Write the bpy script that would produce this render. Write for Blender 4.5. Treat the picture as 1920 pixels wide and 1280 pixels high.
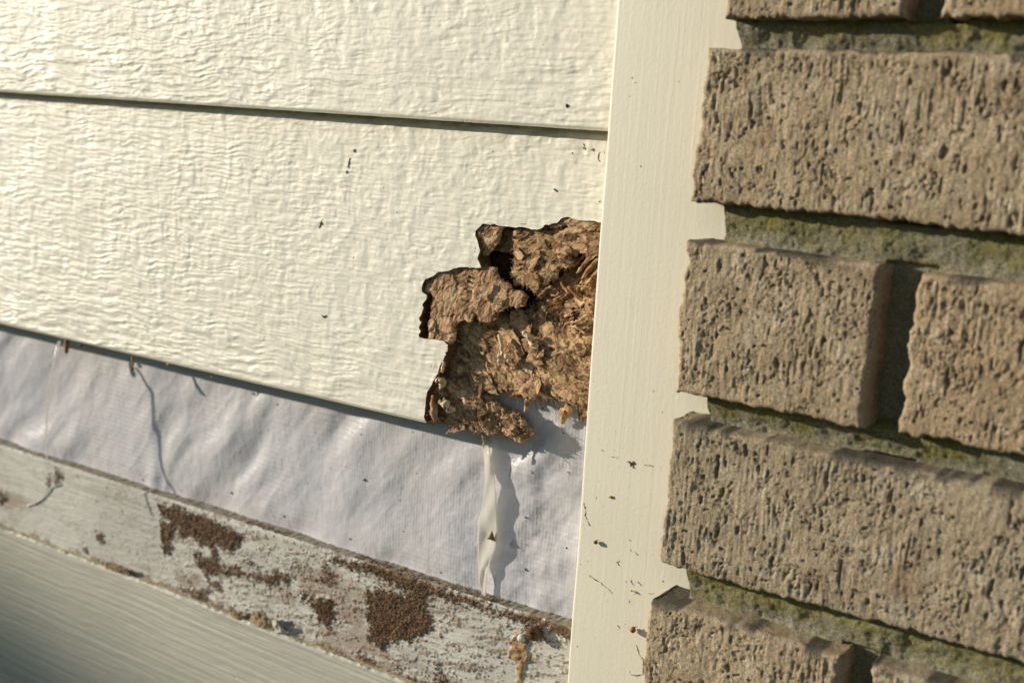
import bpy, math, random
import numpy as np
from mathutils import Matrix, Vector

for o in list(bpy.data.objects):
    bpy.data.objects.remove(o, do_unlink=True)
C = bpy.context.scene.collection
scene = bpy.context.scene
random.seed(7)
rng = np.random.RandomState(11)

# ------------------------------------------------------------------ camera
# The wall frame, in millimetres: x to the right along the wall, y into the wall
# (0 = outer face of the rotted siding board at its drip edge), z up.
OFF = np.array([0.45, 0.0, 0.62])          # where that frame's origin stands in the world (m)
F = 2350.0                                 # focal length in pixels of a 1920 px wide picture
hh = np.array([-3550., -636., F])
Yv = (F*F-3550*148)/(636-.0727*3550)
vv = np.array([148-.0727*Yv, Yv, F])
Xw = -hh/np.linalg.norm(hh)
Zd = vv/np.linalg.norm(vv); Zd = Zd-Zd@Xw*Xw; Zd = Zd/np.linalg.norm(Zd)
Rm = np.array([Xw, np.cross(-Zd, Xw), -Zd])
CAM = np.array([0., -430., 0.])
cam_d = bpy.data.cameras.new('camera')
cam = bpy.data.objects.new('camera', cam_d); C.objects.link(cam)
cam_d.sensor_width = 36; cam_d.lens = F*36/1920
cam_d.clip_start = .01; cam_d.clip_end = 5000
Mx = np.eye(4)
Mx[:3, 0] = Rm@[1, 0, 0]; Mx[:3, 1] = Rm@[0, -1, 0]; Mx[:3, 2] = Rm@[0, 0, -1]
Mx[:3, 3] = CAM*.001+OFF
cam.matrix_world = Matrix(Mx.tolist())
cam_d.dof.use_dof = True
cam_d.dof.focus_distance = .515
cam_d.dof.aperture_fstop = 10.5
scene.camera = cam

def at(px, py, y):
    """where the wall surface lying y mm deep is seen at a photo pixel -> (x, z) mm"""
    d = Rm@np.array([px-960., py-640., F])
    p = CAM+(y-CAM[1])/d[1]*d
    return p[0], p[2]
def poly(pts, y, ox=0, oy=0, s=1.):
    return [at(ox+a/s, oy+b/s, y) for a, b in pts]

# ------------------------------------------------------------------ light
SUN = np.array([-2.3, -1.0, .58]); SUN = SUN/np.linalg.norm(SUN)
elev = math.asin(SUN[2]); azim = math.atan2(SUN[0], SUN[1])
w = bpy.data.worlds.new('World'); scene.world = w; w.use_nodes = True
nt = w.node_tree; nt.nodes.clear()
sk = nt.nodes.new('ShaderNodeTexSky'); sk.sky_type = 'NISHITA'; sk.sun_disc = False
sk.sun_elevation = elev; sk.sun_rotation = azim
bg = nt.nodes.new('ShaderNodeBackground'); bg.inputs['Strength'].default_value = .12
ow = nt.nodes.new('ShaderNodeOutputWorld')
nt.links.new(sk.outputs[0], bg.inputs[0]); nt.links.new(bg.outputs[0], ow.inputs[0])
sd = bpy.data.lights.new('sun', 'SUN'); sd.energy = 4.6; sd.angle = math.radians(.6); sd.color = (1, .905, .76)
so = bpy.data.objects.new('sun', sd); C.objects.link(so)
so.rotation_euler = Vector(SUN.tolist()).to_track_quat('Z', 'Y').to_euler(); so.location = (0, 0, 3)
scene.view_settings.view_transform = 'Standard'; scene.view_settings.look = 'None'
scene.view_settings.gamma = 1; scene.view_settings.exposure = 0.23
scene.render.engine = 'CYCLES'

# ------------------------------------------------------------------ noise
def _h(ix, iy, s):
    n = (ix.astype(np.int64)*374761393+iy.astype(np.int64)*668265263+s*1442695041) & 0xffffffff
    n = ((n ^ (n >> 13))*1274126177) & 0xffffffff
    n = ((n ^ (n >> 15))*2246822519) & 0xffffffff
    return ((n ^ (n >> 16)) & 0xffff)/65535.*2-1
def vn(x, y, s=0):
    x = np.asarray(x, float)+s*17.13; y = np.asarray(y, float)+s*5.71
    ix = np.floor(x); iy = np.floor(y); fx = x-ix; fy = y-iy
    fx = fx*fx*fx*(fx*(fx*6-15)+10); fy = fy*fy*fy*(fy*(fy*6-15)+10)
    a = _h(ix, iy, s); b = _h(ix+1, iy, s); c = _h(ix, iy+1, s); d = _h(ix+1, iy+1, s)
    return (a+(b-a)*fx)*(1-fy)+(c+(d-c)*fx)*fy
def fbm(x, y, o=3, s=0, g=.5):
    t = 0; a = 1.; n = 0.
    for k in range(o):
        t = t+a*vn(x*2.03**k, y*2.03**k, s+k*13); n += a; a *= g
    return t/n*1.4
def sst(a, b, x):
    t = np.clip((x-a)/(b-a), 0, 1); return t*t*(3-2*t)
def inside(P, X, Z):
    P = np.asarray(P); r = np.zeros(X.shape, bool); n = len(P)
    for i in range(n):
        x1, z1 = P[i]; x2, z2 = P[(i+1) % n]
        if z1 == z2: continue
        c = ((z1 > Z) != (z2 > Z)) & (X < (x2-x1)*(Z-z1)/(z2-z1)+x1)
        r ^= c
    return r
def nearest(P, X, Z):
    P = np.asarray(P); best = np.full(X.shape, 1e9); bx = X.copy(); bz = Z.copy(); n = len(P)
    for i in range(n):
        a = P[i]; d = P[(i+1) % n]-a; L = d@d
        if L < 1e-12: continue
        t = np.clip(((X-a[0])*d[0]+(Z-a[1])*d[1])/L, 0, 1)
        qx = a[0]+t*d[0]; qz = a[1]+t*d[1]; dd = (X-qx)**2+(Z-qz)**2
        m = dd < best; best[m] = dd[m]; bx[m] = qx[m]; bz[m] = qz[m]
    return np.sqrt(best), bx, bz
def sdist(P, X, Z):
    d, _, _ = nearest(P, X, Z); return np.where(inside(P, X, Z), d, -d)
def ragged(P, amp, step, s=0):
    out = []; n = len(P); acc = 0
    for i in range(n):
        a = np.array(P[i]); b = np.array(P[(i+1) % n]); L = np.linalg.norm(b-a)
        if L < 1e-6: continue
        k = max(1, int(L/step)); nrm = np.array([-(b-a)[1], (b-a)[0]])/L
        for j in range(k):
            t = j/k; u = acc+t*L
            q = a+(b-a)*t+nrm*amp*float(fbm(np.array(u/3.1), np.array(.5), 3, s, .65))
            out.append(q)
        acc += L
    return out
def axis(*segs):
    """segs: (start, end, step), ... -> increasing coordinates"""
    r = []
    for a, b, st in segs:
        n = max(1, int(round((b-a)/st))); r += list(np.linspace(a, b, n, endpoint=False))
    r.append(segs[-1][1]); return np.array(r)

# ------------------------------------------------------------------ mesh helpers
def link(name, me, mats, parent=None):
    for m in (mats if isinstance(mats, (list, tuple)) else [mats]): me.materials.append(m)
    o = bpy.data.objects.new(name, me); C.objects.link(o)
    if parent: o.parent = parent; o.matrix_parent_inverse = parent.matrix_world.inverted()
    return o
def quads(V, Q, mi=None, smooth=True, attrs=None):
    V = V*.001+OFF
    me = bpy.data.meshes.new('m')
    me.vertices.add(len(V)); me.vertices.foreach_set('co', V.astype(np.float32).ravel())
    me.loops.add(len(Q)*4); me.loops.foreach_set('vertex_index', Q.astype(np.int32).ravel())
    me.polygons.add(len(Q)); me.polygons.foreach_set('loop_start', np.arange(0, len(Q)*4, 4, dtype=np.int32))
    if mi is not None: me.polygons.foreach_set('material_index', mi.astype(np.int32))
    me.polygons.foreach_set('use_smooth', np.full(len(Q), smooth))
    me.update(calc_edges=True)
    for k, a in (attrs or {}).items():
        at_ = me.attributes.new(k, 'FLOAT', 'POINT'); at_.data.foreach_set('value', a.astype(np.float32).ravel())
    me.validate()
    return me
def pyd(V, Fc, smooth=True):
    me = bpy.data.meshes.new('m')
    me.from_pydata((np.asarray(V, float)*.001+OFF).tolist(), [], Fc)
    for p in me.polygons: p.use_smooth = smooth
    me.update(); return me
def sheet(xs, zs, yf, outer=None, holes=(), th=8., back=False, attrf=None, rimmat=1, rimz=None):
    """height field over x,z cut to an outline, with a rim th mm deep round every free edge"""
    X, Z = np.meshgrid(xs, zs, indexing='ij'); nx, nz = X.shape
    cx = (X[:-1, :-1]+X[1:, 1:])/2; cz = (Z[:-1, :-1]+Z[1:, 1:])/2
    keep = np.ones(cx.shape, bool)
    if outer is not None: keep &= inside(outer, cx, cz)
    for h in holes: keep &= ~inside(h, cx, cz)
    kp = np.zeros((nx+1, nz+1), int); kp[1:-1, 1:-1] = keep
    cnt = kp[:-1, :-1]+kp[1:, :-1]+kp[:-1, 1:]+kp[1:, 1:]
    bd = (cnt > 0) & (cnt < 4)
    res = min(np.diff(xs).min(), np.diff(zs).min())
    for P in ([outer] if outer is not None else [])+list(holes):
        ii = np.where(bd)
        d, qx, qz = nearest(P, X[ii], Z[ii]); m = d < res*1.1
        X[ii[0][m], ii[1][m]] = qx[m]; Z[ii[0][m], ii[1][m]] = qz[m]
    used = cnt > 0
    Y = yf(X, Z)
    idx = np.full(X.shape, -1); idx[used] = np.arange(used.sum())
    V = np.stack([X[used], Y[used], Z[used]], 1)
    I, J = np.where(keep)
    Q = np.stack([idx[I, J], idx[I+1, J], idx[I+1, J+1], idx[I, J+1]], 1)
    n0 = len(V); E = []
    # free edges
    I, J = np.where(kp[1:-1, 1:] != kp[1:-1, :-1])        # edge along x at node row J
    sgn = kp[1:-1, 1:][I, J] > kp[1:-1, :-1][I, J]
    a = idx[I, J]; b = idx[I+1, J]; E.append(np.where(sgn[:, None], np.stack([a, b], 1), np.stack([b, a], 1)))
    I, J = np.where(kp[1:, 1:-1] != kp[:-1, 1:-1])
    sgn = kp[1:, 1:-1][I, J] < kp[:-1, 1:-1][I, J]
    a = idx[I, J]; b = idx[I, J+1]; E.append(np.where(sgn[:, None], np.stack([a, b], 1), np.stack([b, a], 1)))
    E = np.concatenate(E)
    vs, inv = np.unique(E, return_inverse=True); inv = inv.reshape(E.shape)
    R = V[vs]; layers = 4 if th > 3 else 1
    VV = [V]; QQ = [Q]; MI = [np.zeros(len(Q))]; base = n0; prev = None
    for k in range(layers+1):
        P = R.copy(); P[:, 1] += th*k/layers
        if 0 < k and layers > 1:
            P[:, 0] += .35*vn(R[:, 0]/1.7+k*9, R[:, 2]/1.7, 5)*th/8; P[:, 2] += .35*vn(R[:, 0]/1.7, R[:, 2]/1.7+k*9, 6)*th/8
        VV.append(P)
        if prev is not None:
            QQ.append(np.stack([prev+inv[:, 1], prev+inv[:, 0], base+inv[:, 0], base+inv[:, 1]], 1)); MI.append(np.full(len(E), rimmat))
        prev = base; base += len(R)
    if back:
        B = V.copy(); B[:, 1] += th; VV.append(B); QQ.append(Q[:, ::-1]+base); MI.append(np.full(len(Q), rimmat))
    V = np.concatenate(VV); Q = np.concatenate(QQ); MI = np.concatenate(MI)
    at_ = attrf(V) if attrf else None
    return quads(V, Q, MI, True, at_)
def tubes(strands, sides=5):
    """strands: list of (points Nx3, radii N) -> one mesh"""
    V = []; Fc = []
    for P, r in strands:
        P = np.asarray(P, float); n = len(P); b = len(V)
        T = np.gradient(P, axis=0); T /= np.linalg.norm(T, axis=1)[:, None]+1e-9
        up = np.array([.13, .9, .31]); 
        for i in range(n):
            u = np.cross(T[i], up); u /= np.linalg.norm(u)+1e-9; q = np.cross(T[i], u)
            for k in range(sides):
                a = 2*math.pi*k/sides; V.append(P[i]+r[i]*(math.cos(a)*u+math.sin(a)*q))
        for i in range(n-1):
            for k in range(sides):
                k2 = (k+1) % sides; Fc.append((b+i*sides+k, b+i*sides+k2, b+(i+1)*sides+k2, b+(i+1)*sides+k))
        Fc.append(tuple(b+k for k in range(sides))[::-1]); Fc.append(tuple(b+(n-1)*sides+k for k in range(sides)))
    return pyd(V, Fc)
def crumbs(P, R, squash=.8):
    """irregular grains: many small bent octahedra subdivided once"""
    t = np.array([(1,0,0),(-1,0,0),(0,1,0),(0,-1,0),(0,0,1),(0,0,-1)], float)
    fc = [(0,2,4),(2,1,4),(1,3,4),(3,0,4),(2,0,5),(1,2,5),(3,1,5),(0,3,5)]
    mid = {}; tv = [v for v in t]; nf = []
    def m(a, b):
        k = (min(a, b), max(a, b))
        if k not in mid:
            v = tv[a]+tv[b]; v = v/np.linalg.norm(v); mid[k] = len(tv); tv.append(v)
        return mid[k]
    for a, b, c in fc:
        ab, bc, ca = m(a, b), m(b, c), m(c, a); nf += [(a, ab, ca), (b, bc, ab), (c, ca, bc), (ab, bc, ca)]
    tv = np.array(tv); nf = np.array(nf); n = len(P); k = len(tv)
    jit = 1+.35*rng.randn(n, k, 1)
    sc = (1+.4*rng.randn(n, 1, 3)).clip(.45, 1.8)
    V = tv[None]*np.asarray(R)[:, None, None]*jit.clip(.4, 1.8)*sc
    V = V+np.asarray(P)[:, None, :]
    Fx = (nf[None]+(np.arange(n)*k)[:, None, None]).reshape(-1, 3)
    V = V.reshape(-1, 3)*.001+OFF
    me = bpy.data.meshes.new('m')
    me.vertices.add(len(V)); me.vertices.foreach_set('co', V.astype(np.float32).ravel())
    me.loops.add(len(Fx)*3); me.loops.foreach_set('vertex_index', Fx.astype(np.int32).ravel())
    me.polygons.add(len(Fx)); me.polygons.foreach_set('loop_start', np.arange(0, len(Fx)*3, 3, dtype=np.int32))
    me.update(calc_edges=True); a = me.attributes.new('tone', 'FLOAT', 'POINT')
    a.data.foreach_set('value', np.repeat(rng.rand(n), k).astype(np.float32)); me.validate()
    return me
def tag(o, label=None, cat=None, group=None, kind=None):
    if label: o['label'] = label
    if cat: o['category'] = cat
    if group: o['group'] = group
    if kind: o['kind'] = kind
    return o

# ------------------------------------------------------------------ materials
class NT:
    def __init__(s, name):
        s.m = bpy.data.materials.new(name); s.m.use_nodes = True; s.t = s.m.node_tree; s.t.nodes.clear()
        s.out = s.n('ShaderNodeOutputMaterial'); s.b = s.n('ShaderNodeBsdfPrincipled')
        s.l(s.b.outputs[0], s.out.inputs[0]); s.g = s.n('ShaderNodeNewGeometry').outputs['Position']
    def n(s, k, **kw):
        x = s.t.nodes.new(k)
        for a, v in kw.items(): setattr(x, a, v)
        return x
    def l(s, a, b): s.t.links.new(a, b)
    def set(s, sock, v):
        if isinstance(v, bpy.types.NodeSocket): s.l(v, sock)
        elif isinstance(v, tuple) and len(v) == 3: sock.default_value = (*v, 1)
        else: sock.default_value = v
    def noise(s, scale, det=4, rough=.55, stretch=(1, 1, 1), dist=0):
        mp = s.n('ShaderNodeMapping'); mp.inputs['Scale'].default_value = stretch; s.l(s.g, mp.inputs[0])
        x = s.n('ShaderNodeTexNoise'); s.l(mp.outputs[0], x.inputs['Vector'])
        x.inputs['Scale'].default_value = scale; x.inputs['Detail'].default_value = det
        x.inputs['Roughness'].default_value = rough; x.inputs['Distortion'].default_value = dist
        return x.outputs[0]
    def wave(s, scale, axis='X', dist=1., dscale=2., stretch=(1, 1, 1)):
        mp = s.n('ShaderNodeMapping'); mp.inputs['Scale'].default_value = stretch; s.l(s.g, mp.inputs[0])
        x = s.n('ShaderNodeTexWave', bands_direction=axis); s.l(mp.outputs[0], x.inputs['Vector'])
        x.inputs['Scale'].default_value = scale; x.inputs['Distortion'].default_value = dist; x.inputs['Detail Scale'].default_value = dscale
        return x.outputs['Fac']
    def attr(s, name): return s.n('ShaderNodeAttribute', attribute_name=name).outputs['Fac']
    def rng(s, v, a, b, c=0., d=1.):
        x = s.n('ShaderNodeMapRange'); s.l(v, x.inputs[0])
        for i, q in enumerate((a, b, c, d)): x.inputs[i+1].default_value = q
        return x.outputs[0]
    def mix(s, f, a, b, mode='MIX'):
        x = s.n('ShaderNodeMix', data_type='RGBA', blend_type=mode)
        s.set(x.inputs[0], f); s.set(x.inputs[6], a); s.set(x.inputs[7], b); return x.outputs[2]
    def math(s, op, a, b):
        x = s.n('ShaderNodeMath', operation=op); s.set(x.inputs[0], a); s.set(x.inputs[1], b); return x.outputs[0]
    def bump(s, hs, prev=None):
        for h, dist, st in hs:
            x = s.n('ShaderNodeBump'); x.inputs['Distance'].default_value = dist; x.inputs['Strength'].default_value = st
            s.l(h, x.inputs['Height'])
            if prev is not None: s.l(prev, x.inputs['Normal'])
            prev = x.outputs[0]
        s.l(prev, s.b.inputs['Normal'])
    def fin(s, col, rough=.6, spec=.4):
        s.set(s.b.inputs['Base Color'], col); s.set(s.b.inputs['Roughness'], rough)
        s.b.inputs['Specular IOR Level'].default_value = spec
        return s.m

def m_paint(name, base, alt, rough=.42, grain=None, dirt=None, spec=.4, dots=True):
    k = NT(name)
    c = k.mix(k.rng(k.noise(9, 4), .35, .65), base, alt)
    c = k.mix(k.rng(k.noise(260, 3), .62, .8, 0, .35), c, tuple(v*.82 for v in base))
    if dots:
        c = k.mix(k.rng(k.noise(430, 2, .4), .765, .80), c, (.16, .12, .07))
    if dirt:
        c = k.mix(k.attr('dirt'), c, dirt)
    b = [(k.noise(700, 3), .0003, .3)]
    if grain == 'v': b += [(k.noise(420, 4, .6, (1, 1, .03), .6), .0003, .35), (k.noise(60, 3, .5, (1, 1, .06)), .0003, .3)]
    if grain == 'h': b += [(k.noise(500, 4, .6, (.06, 1, 1)), .0006, .35)]
    k.bump(b)
    return k.fin(c, k.rng(k.noise(35, 4), .3, .7, rough-.08, rough+.14), spec)
M_side = m_paint('cream_embossed_paint', (.80, .765, .645), (.765, .73, .61), .5, 'h', (.28, .20, .10), spec=.3)
M_trim = m_paint('cream_trim_paint', (.70, .665, .54), (.68, .645, .52), .55, 'v')
M_low = m_paint('aged_cream_paint', (.48, .47, .385), (.42, .415, .34), .6, 'h')
def m_edge():
    k = NT('board_underside'); c = k.mix(k.rng(k.noise(90, 4), .4, .6), (.34, .29, .17), (.55, .48, .32))
    k.bump([(k.noise(600, 3), .0006, .6)]); return k.fin(c, .7)
M_edge = m_edge()
def m_fibre(name, a, b, c2):
    k = NT(name); t = k.attr('tone')
    c = k.mix(k.rng(t, .12, .55), a, b); c = k.mix(k.rng(t, .55, .92), c, c2)
    c = k.mix(k.rng(k.noise(130, 3), .5, .75, 0, .45), c, tuple(v*.6 for v in a))
    k.bump([(k.noise(1500, 4, .65), .0005, .7)])
    return k.fin(c, .88, .15)
M_fib = m_fibre('rotten_fibre', (.16, .085, .042), (.45, .275, .15), (.68, .47, .28))
M_fib2 = m_fibre('rotten_fibre_grey', (.13, .07, .034), (.40, .25, .13), (.62, .42, .225))
M_fib3 = m_fibre('rotten_fibre_orange', (.20, .09, .035), (.46, .26, .12), (.64, .43, .22))
M_fib_shade = m_fibre('rotten_fibre_hollow_shade', (.035, .02, .012), (.08, .045, .025), (.15, .09, .05))  # darkened fibre copy, the hollow's shade is put into its colour
def m_crumb():
    k = NT('earth_grains'); c = k.mix(k.attr('tone'), (.14, .085, .045), (.31, .20, .115)); return k.fin(c, .9, .1)
M_crumb = m_crumb()
def m_wrap():
    k = NT('woven_wrap')
    c = k.mix(k.rng(k.noise(14, 4), .35, .65), (.56, .56, .585), (.60, .58, .58))
    c = k.mix(k.rng(k.noise(520, 2, .4), .74, .80), c, (.12, .09, .07))
    v = k.wave(190, 'X', 1.0, 3, (1, 1, .12)); h = k.wave(120, 'Z', 2.5, 2, (.15, 1, 1))
    pm = k.rng(k.noise(22, 3), .42, .62)
    c = k.mix(k.math('MULTIPLY', k.rng(v, .0, .3, .22, 0), 1.), c, (.46, .45, .47))
    k.bump([(k.math('MULTIPLY', v, k.rng(k.noise(40, 3), .3, .65, .25, 1)), .00010, .4), (k.math('MULTIPLY', h, pm), .0002, .3), (k.noise(260, 3), .0007, .45), (k.noise(70, 3, .5, (1, 1, .7)), .0025, .35)])
    m = k.fin(c, k.rng(k.noise(30, 3), .35, .65, .24, .46), .5); return m
M_wrap = m_wrap()
def m_strip():
    k = NT('clear_torn_plastic'); c = k.mix(k.rng(k.noise(60, 3), .4, .6), (.84, .81, .74), (.76, .74, .70))
    k.bump([(k.noise(200, 3, .5, (1, 1, .4)), .0006, .5)])
    k.b.inputs['Transmission Weight'].default_value = .0
    tr = k.n('ShaderNodeBsdfTransparent'); ms = k.n('ShaderNodeMixShader'); ms.inputs[0].default_value = .62
    tl = k.n('ShaderNodeBsdfTranslucent'); k.set(tl.inputs[0], (.8, .77, .7)); m2 = k.n('ShaderNodeMixShader'); m2.inputs[0].default_value = .4
    k.l(k.b.outputs[0], m2.inputs[1]); k.l(tl.outputs[0], m2.inputs[2]); k.l(tr.outputs[0], ms.inputs[1]); k.l(m2.outputs[0], ms.inputs[2]); k.l(ms.outputs[0], k.out.inputs[0])
    return k.fin(c, .2, .6)
M_strip = m_strip()
def m_brick(name, tint):
    k = NT(name)
    a = tuple(v*t for v, t in zip((.60, .475, .31), tint)); b = tuple(v*t for v, t in zip((.49, .385, .25), tint)); c3 = tuple(v*t for v, t in zip((.70, .59, .425), tint))
    c = k.mix(k.rng(k.noise(38, 5, .6), .38, .62), a, b)
    c = k.mix(k.rng(k.noise(90, 4, .6), .5, .7, 0, .8), c, c3)
    c = k.mix(k.rng(k.noise(420, 3, .6), .62, .72, 0, .8), c, (.10, .07, .045))
    c = k.mix(k.rng(k.noise(330, 2, .4, (1, 1, .8)), .745, .77), c, (.62, .58, .50))
    c = k.mix(k.rng(k.noise(55, 3), .60, .75, 0, .5), c, (.30, .17, .10))
    c = k.mix(k.rng(k.attr('pit'), 0, 1, 0, .55), c, (.14, .10, .065))
    c = k.mix(k.attr('soot'), c, (.085, .085, .07))
    c = k.mix(1., c, k.mix(k.rng(k.noise(1500, 3, .7), .36, .64), (.58, .56, .53), (1.22, 1.22, 1.22)), 'MULTIPLY')
    k.bump([(k.noise(1500, 4, .75), .0009, 1.), (k.noise(700, 4, .65, (1, 1, .12)), .0012, .8), (k.noise(350, 4, .6, (1, 1, .35)), .0012, .6)])
    return k.fin(c, .92, .12)
M_brick = m_brick('tan_wirecut_brick', (1, 1, 1)); M_brick2 = m_brick('pinkish_wirecut_brick', (1.0, .96, .93)); M_brick3 = m_brick('greyish_wirecut_brick', (.93, .96, 1.0))
def m_mortar():
    k = NT('mossy_mortar')
    g = k.mix(k.noise(260, 4), (.22, .205, .15), (.43, .40, .30))
    ms = k.mix(k.noise(420, 4), (.17, .16, .05), (.37, .335, .125))
    c = k.mix(k.attr('moss'), g, ms)
    c = k.mix(k.rng(k.noise(360, 2, .4), .755, .78), c, (.6, .58, .5))
    c = k.mix(1., c, k.mix(k.rng(k.noise(1300, 3, .7), .36, .64), (.55, .55, .5), (1.3, 1.3, 1.25)), 'MULTIPLY')
    k.bump([(k.noise(1500, 4, .75), .0009, 1.), (k.noise(500, 3), .0007, .5)]); return k.fin(c, .95, .1)
M_mortar = m_mortar()
def m_ledger():
    k = NT('peeling_whitewash')
    c = k.mix(k.rng(k.noise(25, 4), .38, .62), (.60, .585, .52), (.50, .49, .44))
    c = k.mix(k.rng(k.noise(230, 4, .6, (.08, 1, 1)), .50, .70, 0, .5), c, (.30, .26, .19))
    c = k.mix(k.rng(k.noise(70, 5, .7, (.5, 1, 1)), .56, .68, 0, .5), c, (.27, .215, .15))
    c = k.mix(k.rng(k.noise(500, 3), .66, .74, 0, .8), c, (.13, .085, .05))
    c = k.mix(k.attr('stain'), c, k.mix(k.noise(120, 3), (.20, .13, .085), (.34, .24, .16)))
    c = k.mix(k.attr('rust'), c, k.mix(k.noise(160, 3), (.26, .14, .06), (.46, .31, .17)))
    c = k.mix(k.attr('dirt'), c, k.mix(k.noise(500, 3), (.15, .09, .05), (.29, .185, .105)))
    k.bump([(k.noise(800, 4, .6, (.3, 1, 1)), .0006, .6)]); return k.fin(c, .75, .25)
M_ledger = m_ledger()
def m_simple(name, a, b, rough=.7, sc=300, spec=.3):
    k = NT(name); c = k.mix(k.noise(sc, 3), a, b); k.bump([(k.noise(sc*3, 3), .0004, .5)]); return k.fin(c, rough, spec)
M_caulk = m_simple('old_caulk', (.26, .18, .10), (.48, .37, .23))
M_rust = m_simple('rusty_iron', (.10, .045, .02), (.22, .11, .05), .8)
M_husk = m_simple('red_brown_husk', (.12, .03, .012), (.26, .09, .03), .4, 900)
M_amber = m_simple('amber_grain', (.45, .26, .05), (.62, .42, .12), .4, 900)
M_black = m_simple('dark_speck', (.03, .025, .018), (.09, .07, .045), .7, 900)
M_thread = m_simple('pale_thread', (.62, .60, .52), (.72, .70, .62), .5)
M_pale = m_simple('pale_wood', (.55, .40, .24), (.70, .54, .34), .8, 500)
def m_ground():
    k = NT('lawn'); c = k.mix(k.noise(14, 6), (.06, .085, .03), (.13, .12, .06)); k.bump([(k.noise(90, 4), .02, .6)]); return k.fin(c, .95, .1)
M_ground = m_ground()

# ------------------------------------------------------------------ setting
# lawn, plus an unseen bank added sunward to shade the wall's lower left
sdir = SUN[:2]/np.linalg.norm(SUN[:2]); tn = SUN[2]/np.linalg.norm(SUN[:2])
SHADE_BANKZ = .185
ua = np.array([-400, -100, -30, -10, -2, 0, 3, 6, 8, 9, 9.5, 10, 10.5, 11, 12, 14, 17, 22, 30, 60, 150, 400.])
va = np.concatenate([[-400, -100, -40, -20, -12, -8], np.linspace(-5, 5, 161), [8, 12, 20, 40, 100, 400]])
GU, GW = np.meshgrid(ua, va, indexing='ij')
prof = np.interp(GU, [0, 8, 9, 10, 10.5, 12, 17, 30], [0, 0, .12, .72, 1, 1, .8, 0])
GZ = prof*(tn*10.5+SHADE_BANKZ+.03*fbm(GW/.6, GW*0, 3, 901))*sst(30, 5, np.abs(GW))
GV = np.stack([OFF[0]+GU*sdir[0]-GW*sdir[1], GU*sdir[1]+GW*sdir[0], GZ], -1).reshape(-1, 3); ng = len(va)
GF = [(i*ng+j, i*ng+j+1, (i+1)*ng+j+1, (i+1)*ng+j) for i in range(len(ua)-1) for j in range(ng-1)]
gm = bpy.data.meshes.new('m'); gm.from_pydata(GV.tolist(), [], GF)
g = link('ground_and_shade_bank', gm, M_ground); tag(g, kind='structure')

# ------------------------------------------------------------------ siding boards
XL, XT = -880., -236.           # left end of what is built, and a little behind the trim
def tilt(z, z0, E=132.6, t=8.): return (z-z0)/E*t
def emboss(X, Z, s, z0):
    """paint over pressed wood grain: stepped ripples along the board, blobs between"""
    wl = sst(-340, -520, X)                                  # crisper towards the left, softer by the trim
    low = sst(46, 12, Z-z0)                                  # long ripples near the drip edge
    wz = Z+1.9*fbm(X/28, Z/13, 2, s)+.45*fbm(X/6, Z/5, 2, s+3)
    r1 = np.tanh(2.6*fbm(X/8.5, wz/.92, 2, s+7))
    r2 = 1-np.abs(fbm(X/34., wz/4.6, 2, s+21))*2.2
    col = fbm((X+1.5*fbm(X/9, Z/7, 2, s+31))/3.6, Z/14., 2, s+37)   # columns crossing the grain
    blob = fbm(X/2.7, Z/2.1, 2, s+41)
    soft = fbm(X/6.0, Z/8.0, 3, s+51)
    h = (.20+.06*low)*r1*(.40+.60*wl)+.36*low*r2*(.55+.45*wl)+.12*(1-.65*low)*col+.055*blob+.17*soft*(1-wl*.7)
    h = h+.12*sst(.3,.7,fbm(X/30,Z/22,2,s+71)+.4)*np.tanh(3*fbm(X/4.5, wz/1.5, 2, s+73))
    h = h+.085*np.tanh(2*fbm(X/9., wz/.72, 2, s+61))*(.3+.7*wl)
    return h*.86
def side_y(z0, s):
    def f(X, Z):
        e = sst(0, 3.2, Z-z0)                                # smooth rolled drip edge
        return tilt(Z, z0)-emboss(X, Z, s, z0)*(.12+.88*e)+.9*(1-sst(0, 1.3, Z-z0))
    return f
XS = axis((XL, -690, 3.), (-690, -560, .75), (-560, XT, .5))
Z1, Z2 = -2.6, -135.1
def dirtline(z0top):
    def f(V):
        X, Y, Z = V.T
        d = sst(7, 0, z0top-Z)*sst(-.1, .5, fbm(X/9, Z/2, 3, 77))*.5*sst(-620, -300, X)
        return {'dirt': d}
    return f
me = sheet(XS, axis((Z1, 52, .42), (52, 118, 2.)), side_y(Z1, 3), th=8.5, attrf=lambda V: {'dirt': np.zeros(len(V))})
b1 = link('siding_board', me, [M_side, M_edge])
tag(b1, 'cream embossed siding board along the top edge, undamaged and lapping over the rotted board', 'siding board')

# the rotted board: outline of the torn opening
hole_px = [(905,420),(891,434),(890.5,442),(897,456),(900,469),(896,485),(902,502),(890,502),(865,500),(853,502),(840,507),(822,510),
 (812,518),(797,524),(790,539),(791,547.5),(800,553),(799.5,560),(791,571),(794,577),(790,591),(785,597),(791,604),(785,614),(790,621),(785,628),
 (786,632),(800,635),(819,637.5),(832,640),(840,647),(837,663),(826,684),(819.5,701),(809,721),(800.6,733),(797,757),(796,781.5),(797,793)]
top_px = [(1135,417),(1124,416),(1093,413),(1075,410.5),(1063.6,407),(1052,409),(1044,418),(1022.5,421),(1016,428),(1008,431),(995,429),(976.6,425),(963.5,426),(944,424),(910,419)]
def sy_of(px, py):
    x, z = at(px, py, 0); return max(0., tilt(z, Z2))
def bpoly(pts): return [at(a, b, sy_of(a, b)) for a, b in pts]
left = bpoly(hole_px); top = bpoly(top_px)
opening = ragged([(XT+5, top[0][1])]+top, .35, .7, 2)+ragged(left, .3, .7, 4)[:-12]+[left[-1], (left[-1][0]+.4, Z2-4), (XT+5, Z2-4)]
me = sheet(XS, axis((Z2, 3.5, .42)), side_y(Z2, 9), holes=[opening], th=9., attrf=dirtline(Z1))
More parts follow.
